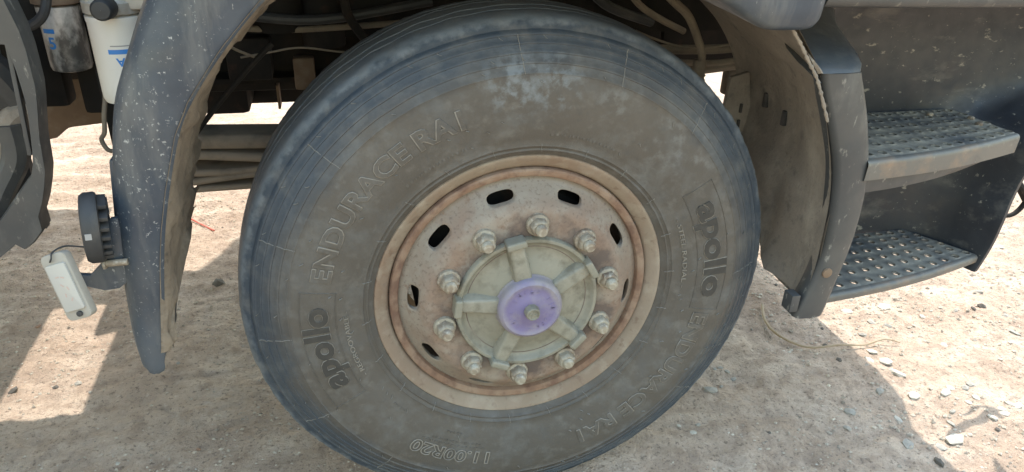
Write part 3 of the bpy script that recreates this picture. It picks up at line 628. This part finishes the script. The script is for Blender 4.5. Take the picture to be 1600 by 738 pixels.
# ---- chassis and running gear seen in the dark behind the wheel
ra = MB().box((-2.0, .78, .918), (5.2, .012, .284)); ra.box((-2.0, .74, 1.054), (5.2, .08, .012)); ra.box((-2.0, .74, .782), (5.2, .08, .012))
rail = ra.build('frame_rail', 'chassis', truck)
MB().box((-2.0, 1.48, .918), (5.2, .08, .284)).build('frame_rail', 'chassis', truck)
MB().box((-.15, 1.10, .95), (1.30, .60, .46)).build('engine', 'chassis', truck, bevel=.04)
MB().box((-.52, 1.18, .75), (.30, .36, .24)).build('gearbox', 'chassis', truck, bevel=.03)
MB().box((-.80, 1.30, .74), (.26, .24, .22)).build('gearbox_tail', 'rust', truck, bevel=.03)
MB().box((-.60, .83, .90), (.16, .08, .16)).build('rail_bracket', 'chassis', truck, bevel=.01)
MB().prism([(-1.30, .81), (-.855, .81), (-.87, .70), (-.955, .692), (-.985, .668), (-1.05, .655), (-1.30, .70)], .66, .74).build('under_bracket', 'rust', truck, bevel=.008)
MB().box((.05, .42, 1.20), (1.10, .86, .06)).build('cab_floor', 'chassis', truck)
MB().box((.18, .60, 1.06), (1.05, .03, .30)).build('arch_inner_wall', 'chassis', truck)
ax = MB().box((0, .70, .50), (.10, 1.0, .12)); ax.build('front_axle', 'chassis', truck, bevel=.015)
MB().lathe([(.048, .86), (.05, .88), (.05, 1.05), (.03, 1.06)], 20, (-.345, .60, .03), 'z').build('brake_chamber', 'chassis', truck)
MB().lathe([(.030, .55), (.030, .80), (.036, .80), (.036, 1.1)], 16, (.16, .56, 0), 'z').build('shock_absorber', 'chassis', truck)
spring = empty('leaf_spring', (0, .49, .62), truck)
for i, (x0, z0, zc) in enumerate(((-.680, .094, .070), (-.676, .056, .048), (-.672, .026, .026), (-.668, .002, .005), (-.655, -.020, -.014))):
    rows = []; th_ = (.034, .022, .017, .017, .015)[i]
    for k in range(25):
        f = k / 24; x = x0 + f * .95; z = z0 + (zc - z0) * math.sin(f * 1.57) + (.008 * math.sin(f * 11 + i * 1.9) if i in (1, 2, 3) else 0)
        rows.append([(x, -.034, z - th_ * .5), (x, -.040, z - th_ * .40), (x, -.043, z), (x, -.040, z + th_ * .40), (x, -.034, z + th_ * .5), (x, .04, z + th_ / 2), (x, .04, z - th_ / 2)])
    b_ = MB().grid(rows, closed_u=True); b_.f += [tuple(range(7)), tuple(reversed(range(168, 175)))]; b_.build('leaf', 'spring', spring, sharp=60)
MB().box((-.70, .49, .74), (.05, .10, .13)).build('spring_hanger', 'chassis', truck, bevel=.01)
# hoses, pipes and wires
def tube(name, pts, r, m_='hose', n=10): return MB().tube(pts, r, n).build(name, m_, truck)
tube('air_hose', [(.36, .40, 1.08), (.414, .35, 1.026), (.458, .35, .991), (.490, .35, .940), (.508, .35, .896), (.503, .36, .850), (.47, .38, .80)], .0095)
MB().lathe([(.014, .83), (.0155, .84), (.0155, .885), (.013, .89)], 12, (.506, .353, 0), 'z').build('hose_ferrule', 'hose', truck)
tube('brake_pipe', [(.45, .48, .86), (.60, .47, .852), (.70, .46, .866), (.80, .45, .89)], .008)
tube('brake_pipe', [(.40, .50, .83), (.58, .50, .832), (.70, .50, .842), (.82, .50, .845)], .016)
tube('brake_pipe', [(.40, .53, .88), (.56, .52, .876), (.68, .51, .880), (.80, .50, .90)], .012)
tube('thin_wire', [(.40, .50, .93), (.448, .50, .911), (.520, .50, .890), (.592, .50, .884), (.664, .50, .891), (.74, .49, .90)], .0028)
MB().box((.70, .52, .80), (.05, .03, .09)).build('pipe_bracket', 'hose', truck, bevel=.008)
for zz in range(7): MB().lathe([(.034, -.004), (.040, 0), (.034, .004)], 20, (.575, .52, .74 + zz * .012), 'z').build('bellows_ring', 'hose', truck)
tube('tie_rod', [(-.615, .25, .780), (-.552, .25, .853), (-.484, .25, .925), (-.44, .26, .965)], .0050, 'chassis')
tube('thin_wire', [(-.52, .44, .90), (-.462, .45, .907), (-.395, .45, .916), (-.302, .45, .904), (-.2, .46, .90)], .0022)
tube('thin_wire', [(-.56, .40, .96), (-.53, .40, .93), (-.49, .42, .905)], .003)
MB().box((-.47, .70, .745), (.006, .05, .06)).build('rail_gusset', 'rust', truck)

for i_, (a_, b_, c_, rr_) in enumerate((((-.56, .50, .985), (-.36, .50, .965), (-.10, .52, 1.00), .011), ((-.56, .54, .945), (-.40, .55, .935), (-.12, .55, .95), .007), ((-.30, .46, 1.06), (-.29, .47, .98), (-.24, .50, .90), .010), ((.22, .46, 1.08), (.30, .47, 1.00), (.44, .50, .95), .012), ((.30, .44, 1.10), (.38, .45, 1.00), (.52, .48, .93), .008))):
    tube('cable_run', [a_, b_, c_], rr_, ('black', 'hose', 'chassis')[i_ % 3])
MB().lathe([(.055, .93), (.058, .94), (.058, 1.08), (.04, 1.09)], 22, (-.445, .585, 0), 'z').build('air_spring', 'chassis', truck)
MB().box((-.52, .62, .86), (.10, .06, .10)).build('valve_block', 'chassis', truck, bevel=.01)
MB().box((-.40, .66, .81), (.05, .04, .08)).build('valve_block', 'rust', truck, bevel=.008)
MB().box((-.62, .95, .70), (.12, .20, .10)).build('sump', 'chassis', truck, bevel=.02)

# ---- filters behind the mudguard
def fuel_filter(x, y, z0, z1, r, mt, name='fuel_filter'):
    root = empty(name, (x, y, z0), truck); h = z1 - z0
    MB().lathe([(.0003, .006), (r * .60, .004), (r * .72, 0), (r * .93, .003), (r * .99, .010), (r, .02), (r, h - .014), (r * 1.025, h - .010), (r * 1.025, h - .002), (r * .9, h), (r * .3, h)], 48, axis='z').build('canister', mt, root, sharp=40)
    return root, h
fA, hA = fuel_filter(-.697, .25, .870, 1.026, .0465, 'white'); rA = .0465
MB().lathe([(.018, -.018), (.018, .004)], 14, axis='z', cap=True).build('drain_fins', 'lampcase', fA, sharp=30)
MB().lathe([(.040, hA), (.049, hA + .004), (.049, hA + .022), (.040, hA + .030), (.01, hA + .03)], 32, axis='z').build('filter_head', 'alu', fA, sharp=40)
MB().box((.02, .0, hA + .035), (.11, .07, .05)).build('head_casting', 'alu', fA, bevel=.006)
MB().lathe([(.0003, -.088), (.014, -.087), (.0175, -.083), (.019, -.060), (.019, -.052), (.013, -.050), (.013, -.02)], 18, (.002, 0, hA + .018)).build('plug', 'black', fA, sharp=40)
def wrap_print(parent, r, a0, a1, z0, z1, mt, name):
    rows = [[((r + .0004) * math.sin(a), -(r + .0004) * math.cos(a), z) for a in np.linspace(R(a0), R(a1), 14)] for z in (z0, z1)]
    return MB().grid(rows).build(name, mt, parent)
wrap_print(fA, rA, -14, 62, .0935, .1015, 'blue', 'blue_band')
wrap_print(fA, rA, -8, 60, .1065, .1085, 'grey', 'fine_print')
def wrap_text(parent, r, body, size, a0, z0, mt, flip=True):
    cu = bpy.data.curves.new('print', 'FONT'); cu.body = body; cu.size = size; cu.offset = .0006; ob = bpy.data.objects.new('print', cu); C.objects.link(ob)
    me = bpy.data.meshes.new_from_object(ob.evaluated_get(bpy.context.evaluated_depsgraph_get())); bpy.data.objects.remove(ob)
    w_ = max(v.co.x for v in me.vertices)
    for v in me.vertices:
        x, z = v.co.x, v.co.y
        if flip: x, z = w_ - x, -z + size * .7                             # printed upside down
        a = R(a0) + x / r; v.co = ((r + .0005) * math.sin(a), -(r + .0005) * math.cos(a), z0 + z)
    return link('printed_letters', me, mt, parent)
wrap_text(fA, rA, 'TATA', .0195, -2, .0725, 'blue')
wrap_text(fA, rA, 'o', .026, 10, .050, 'blue')
fB, hB = fuel_filter(-.815, .35, .905, 1.026, .036, 'oldfilter'); rB = .036
MB().lathe([(.03, hB), (.042, hB + .004), (.042, hB + .03), (.01, hB + .03)], 28, axis='z').build('filter_head', 'rust', fB, sharp=40)
wrap_text(fB, rB, '5', .030, -34, .046, 'blue', False)
wrap_print(fB, rB, -45, -8, .074, .082, 'blue', 'blue_band')
MB().box((-.80, .45, 1.00), (.24, .10, .10)).build('filter_bracket', 'chassis', truck, bevel=.01)
MB().box((-.795, .41, .862), (.060, .05, .115)).build('filter_stay', 'chassis', truck, bevel=.012)
MB().box((-.88, .42, .93), (.06, .06, .22)).build('filter_stay', 'chassis', truck, bevel=.01)
tube('corrugated_hose', [(-.93, .20, 1.05), (-.905, .22, 1.028), (-.880, .24, 1.012), (-.850, .25, 1.003), (-.825, .25, 1.010), (-.806, .25, 1.030), (-.795, .26, 1.07)], .0085, 'black')
tube('sensor_wire', [(-.742, .27, .900), (-.746, .26, .870), (-.751, .25, .843), (-.757, .25, .810), (-.765, .25, .795), (-.757, .25, .774), (-.74, .26, .77)], .0042, 'hose')
hb = MB().box((-.735, .30, .84), (.05, .04, .16)); hb.box((-.725, .30, .76), (.05, .05, .06)); hb.box((-.745, .29, .80), (.02, .03, .03))
hb.build('harness_bracket', 'chassis', truck, bevel=.008)
# ---- side bracket at the rear edge: thick plate with a big opening and pipes inside
outer = [(-1.25, 1.10), (-.800, 1.10), (-.785, 1.02), (-.786, .94), (-.800, .865), (-.806, .80), (-.820, .755), (-.838, .716), (-.832, .700), (-.868, .658), (-.872, .682), (-.915, .648), (-.99, .600), (-1.25, .60)]
inner_ = [(-1.20, 1.00), (-.840, 1.012), (-.812, 1.010), (-.808, .98), (-.806, .913), (-.816, .844), (-.824, .805), (-.85, .775), (-.90, .715), (-.96, .66), (-1.20, .66)]
def plate_with_hole(out, inn, y0, y1):
    def res(poly, n):
        P = [Vector(p) for p in poly] + [Vector(poly[0])]; L_ = [0]
        for a, b in zip(P, P[1:]): L_.append(L_[-1] + (b - a).length)
        o = []
        for k in range(n):
            s = L_[-1] * k / n; i = max(j for j in range(len(L_)) if L_[j] <= s + 1e-9); i = min(i, len(P) - 2); f = (s - L_[i]) / max(L_[i + 1] - L_[i], 1e-9); o.append(P[i].lerp(P[i + 1], f))
        return o
    n = 64; A_, B_ = res(out, n), res(inn, n); m = MB()
    rows = [[(p.x, y1, p.y) for p in A_], [(p.x, y0 + .006, p.y) for p in A_], [((p * .97 + q * .03).x, y0, (p * .97 + q * .03).y) for p, q in zip(A_, B_)], [((p * .05 + q * .95).x, y0, (p * .05 + q * .95).y) for p, q in zip(A_, B_)], [(q.x, y0 + .005, q.y) for q in B_], [(q.x, y1, q.y) for q in B_]]
    return m.grid(rows, closed_u=True, closed_v=True)
plate_with_hole(outer, inner_, .07, .115).build('side_bracket', 'panel', truck, sharp=50)
MB().box((-1.06, .24, .83), (.34, .02, .40)).build('bracket_back', 'black', truck)
tube('bracket_pipe', [(-1.0, .15, .735), (-.926, .16, .782), (-.885, .17, .850), (-.862, .18, .872), (-.835, .19, .872)], .020, 'liner')
tube('bracket_pipe', [(-.88, .17, .86), (-.885, .17, .80), (-.92, .16, .74), (-.96, .15, .66)], .026, 'panel')
tube('bracket_pipe', [(-.97, .18, 1.02), (-.89, .19, .95), (-.86, .20, .88)], .03, 'black')
MB().box((-.818, .086, .925), (.007, .016, .19), Matrix.Rotation(R(4), 3, 'Y')).build('bracket_rib', 'panel', truck, bevel=.002)
# ---- hook bracket under the front corner
hk = MB().tube([(1.30, .22, .70), (1.335, .21, .625), (1.40, .20, .575), (1.455, .20, .52)], .011, 10, 5); hk.tube([(1.46, .20, .60), (1.452, .20, .535), (1.428, .20, .492), (1.395, .20, .485), (1.372, .20, .505), (1.352, .20, .515)], lambda t: .008 - .004 * t, 10, 5)
hk.build('tow_bracket', 'chassis', truck)
MB().box((.92, 1.15, .98), (.60, .70, .44)).build('dark_filler', 'chassis', truck, bevel=.02)  # block added as dark filler, hides bright ground in the gap beside the tyre

# ------------------------------------------------------------------ things lying on the ground
def stone_mesh(seed, flatness):
    bm = bmesh.new(); bmesh.ops.create_icosphere(bm, subdivisions=1, radius=.5); r_ = random.Random(seed)
    for v in bm.verts: v.co = v.co * r_.uniform(.72, 1.12); v.co.z *= flatness
    bmesh.ops.dissolve_limit(bm, angle_limit=R(14), verts=bm.verts, edges=bm.edges)
    me = bpy.data.meshes.new('stone'); bm.to_mesh(me); bm.free(); return me
shapes = {c: [stone_mesh(c * 20 + i, (.42, .5, .55, .5)[c]) for i in range(6)] for c in range(4)}
for c in range(4):
    for me in shapes[c]: me.materials.append(MT['stone%d' % c])
KN = ('pale', 'grey', 'dark', 'reddish brown')
def stone(x, y, s, c, label, group):
    o = link('stone', k_.choice(shapes[c]), 'stone%d' % c); s *= 1.0
    o.location = (x, y, gz(x, y) + s * .03); o.scale = (s * k_.uniform(.9, 1.15), s * k_.uniform(.65, .95), s * k_.uniform(.7, 1.1)); o.rotation_euler = (k_.uniform(-.25, .25), k_.uniform(-.25, .25), k_.uniform(0, 6.28))
    return tag(o, label, 'stone', group)
SUNLIT = [(1.522, 0.454, 0.03, 0), (1.423, 0.522, 0.054, 0), (1.312, 0.444, 0.033, 1), (1.235, 0.388, 0.027, 1), (1.204, 0.3, 0.044, 0), (1.207, 0.247, 0.048, 0), (1.206, 0.191, 0.056, 0), (1.165, 0.262, 0.03, 0), (1.178, 0.093, 0.038, 0), (1.098, 0.132, 0.029, 1), (1.071, 0.023, 0.028, 0), (1.269, 0.08, 0.039, 0), (1.301, 0.096, 0.03, 0), (1.303, 0.034, 0.03, 0), (1.34, 0.043, 0.03, 0), (1.317, -0.033, 0.03, 0), (1.365, -0.027, 0.034, 0), (1.411, 0.001, 0.031, 0), (1.368, -0.012, 0.026, 0), (1.428, -0.008, 0.031, 0), (1.058, -0.136, 0.035, 2), (1.159, -0.076, 0.06, 0), (1.108, -0.089, 0.039, 1), (1.342, 0.088, 0.026, 1), (1.368, 0.097, 0.031, 1), (1.235, 0.015, 0.025, 1), (1.732, 0.294, 0.035, 1), (1.79, 0.386, 0.031, 1), (1.747, 0.443, 0.037, 2), (1.821, 0.531, 0.032, 1), (1.351, 0.414, 0.033, 1), (1.28, 0.525, 0.038, 0), (1.124, 0.439, 0.018, 2), (1.066, 0.275, 0.021, 2), (1.073, 0.353, 0.026, 2), (1.121, 0.704, 0.019, 2)]
def sun_label(x, y, s, c):
    size = 'tiny' if s < .019 else 'small' if s < .026 else 'medium' if s < .036 else 'large'
    if x < 1.14: zone = 'on the edge of the truck shadow'
    elif y > .95: zone = 'far back on sunlit dirt beyond the lower step'
    elif y > .42: zone = 'on sunlit dirt just below the lower step' if x < 1.6 else 'on sunlit dirt out past the end of the steps'
    elif y > .15: zone = 'in the sun around the tip of the dry stem' if x < 1.42 else 'in the open sun level with the dry stem' if x < 1.75 else 'in the open sun at the far edge'
    elif x < 1.30: zone = 'on sunlit dirt near the bottom just outside the shadow'
    else: zone = 'on sunlit dirt in the bottom corner cluster'
    return '%s %s stone %s' % (size, KN[c], zone)
for i, (x, y, s, c) in enumerate(SUNLIT):
    lb_ = sun_label(x, y, s, c)
    if i == 21: lb_ = 'largest flat pale stone on sunlit dirt at the shadow edge below the steps'
    elif i == 20: lb_ = 'dark stone on the edge of the truck shadow at the bottom of the picture'
    elif i == 6: lb_ = 'biggest pale stone in the small heap beside the dry stem'
    stone(x, y, s, c, lb_, 'stones on the sunlit dirt')
for i in range(45):
    x, y = k_.uniform(1.12, 2.4), k_.uniform(-.15, 1.3); c = k_.choice((0, 0, 1, 1, 1, 2)); s = k_.uniform(.012, .028); stone(x, y, s, c, sun_label(x, y, s, c), 'stones on the sunlit dirt')
for x, y, s, c in [(0.696, 0.315, 0.022, 1), (0.71, 0.297, 0.022, 1), (0.676, 0.31, 0.018, 1), (0.715, 0.268, 0.023, 1), (0.617, 0.224, 0.045, 1), (0.487, 0.072, 0.024, 0), (0.464, 0.106, 0.018, 0), (0.513, 0.095, 0.021, 1), (0.685, 0.035, 0.014, 2), (0.708, 0.035, 0.009, 0), (0.659, 0.239, 0.017, 1), (0.957, 0.073, 0.039, 1), (1.024, -0.067, 0.042, 1), (0.907, 0.019, 0.027, 1)]:
    big = s > .044; stone(x, y, s, c, 'largest flat grey stone in the shade close to the tyre' if big else '%s %s stone in the shade %s' % ('small' if s < .02 else 'medium', KN[c], 'close beside the tyre tread' if x < .68 else 'a hand away from the tyre' if x < .8 else 'near the shadow edge'), 'stones in the shade by the tyre')
for i, (x, y, s, c) in enumerate([(-0.765, 1.088, 0.056, 2), (-0.917, 0.977, 0.018, 3), (-0.718, 0.26, 0.017, 3), (-0.582, 0.362, 0.014, 2), (-1.262, 0.922, 0.023, 3), (-1.227, 0.606, 0.034, 2), (-1.127, 0.605, 0.021, 2), (-1.071, 0.605, 0.025, 1), (-1.029, 0.555, 0.016, 1), (-0.893, 0.248, 0.014, 0), (-0.9, 0.855, 0.02, 2), (-0.82, 0.626, 0.018, 1)]):
    lb_ = '%s %s stone %s' % ('small' if s < .017 else 'medium', KN[c], 'in the patch of sun behind the mudguard' if x < -1.0 and y < .8 else 'beneath the mudguard on shaded dirt' if x < -.8 else 'on shaded dirt between mudguard and tyre')
    if i == 0: lb_ = 'largest dark stone between the mudguard and the tyre'
    if i == 2: lb_ = 'reddish brown stone alone on shaded dirt below the mudguard tip'
    stone(x, y, s, c, lb_, 'stones behind the wheel')
tag(MB().prism([(1.19, .90), (1.24, .885), (1.275, .925), (1.25, .955), (1.20, .94)], gz(1.23, .92) + .002, gz(1.23, .92) + .014, 'z').build('slate', 'stone1', bevel=.003), 'thin grey slate on the ground between tyre and step housing', 'stone')
tw = [(.996, .588), (.964, .516), (.954, .426), (1.004, .347), (1.096, .319), (1.192, .326), (1.264, .329), (1.31, .313)]
tag(MB().tube([(x, y, gz(x, y) + .008 + (.010 if i in (2, 4, 6) else .003)) for i, (x, y) in enumerate(tw)], lambda t: .0048 - .003 * t, 7, 8).build('dry_stem', 'straw'), 'long curved dry stem lying across the shadow edge under the steps', 'stem')
tag(MB().tube([(-.945, 1.615, gz(-.945, 1.615) + .02), (-.926, 1.605, gz(-.926, 1.605) + .012), (-.88, 1.56, gz(-.88, 1.56) + .006), (-.823, 1.488, gz(-.823, 1.488) + .006)], .0034, 6).tube([(-.935, 1.63, gz(-.935, 1.63) + .006), (-.925, 1.60, gz(-.925, 1.6) + .014), (-.93, 1.575, gz(-.93, 1.575) + .006)], .004, 6).build('cord', 'red'), 'short piece of red cord on the dirt under the leaf spring', 'cord')
# loose gravel and grit
bmv = MB(); ico = bmesh.new(); bmesh.ops.create_icosphere(ico, subdivisions=1, radius=1); base_v = np.array([v.co[:] for v in ico.verts]); base_f = np.array([[v.index for v in f.verts] for f in ico.faces]); ico.free()
octv = np.array([(1, 0, 0), (0, 1, 0), (-1, 0, 0), (0, -1, 0), (0, 0, 1), (0, 0, -1)], float); octf = np.array([(0, 1, 4), (1, 2, 4), (2, 3, 4), (3, 0, 4), (1, 0, 5), (2, 1, 5), (3, 2, 5), (0, 3, 5)])
n = 60000
px_ = rng.uniform(-1.9, 2.7, n); py_ = rng.uniform(-.35, 2.3, n)
dens = vnoise(px_, py_, 2.6, 61) + .6 * vnoise(px_, py_, 7, 62) + .25 * (px_ > .95) - .06
keep = rng.random(n) < np.clip(.35 + dens * 1.5, .06, 1); px_, py_ = px_[keep], py_[keep]; n = len(px_)
sz = .0011 + .0058 * rng.random(n) ** 3.4; sz *= np.where(px_ > .95, 1.35, 1.0); pz = ground_z(px_, py_)
V = octv[None] * rng.uniform(.6, 1.25, (n, 6, 1)); a = rng.uniform(0, 6.28, n); ca, sa = np.cos(a)[:, None], np.sin(a)[:, None]
X = V[..., 0] * ca - V[..., 1] * sa; Y = V[..., 0] * sa + V[..., 1] * ca
V = np.stack([X, Y * .8, V[..., 2] * .6], -1) * sz[:, None, None] + np.stack([px_, py_, pz + sz * .2], -1)[:, None]
Fg = (octf[None] + (np.arange(n) * 6)[:, None, None]).reshape(-1, 3)
me = bpy.data.meshes.new('gravel'); me.from_pydata(V.reshape(-1, 3).tolist(), [], Fg.tolist()); me.update()
tag(link('gravel', me, 'gravel'), 'fine loose grit and gravel scattered over the dirt', 'gravel', None, 'stuff')
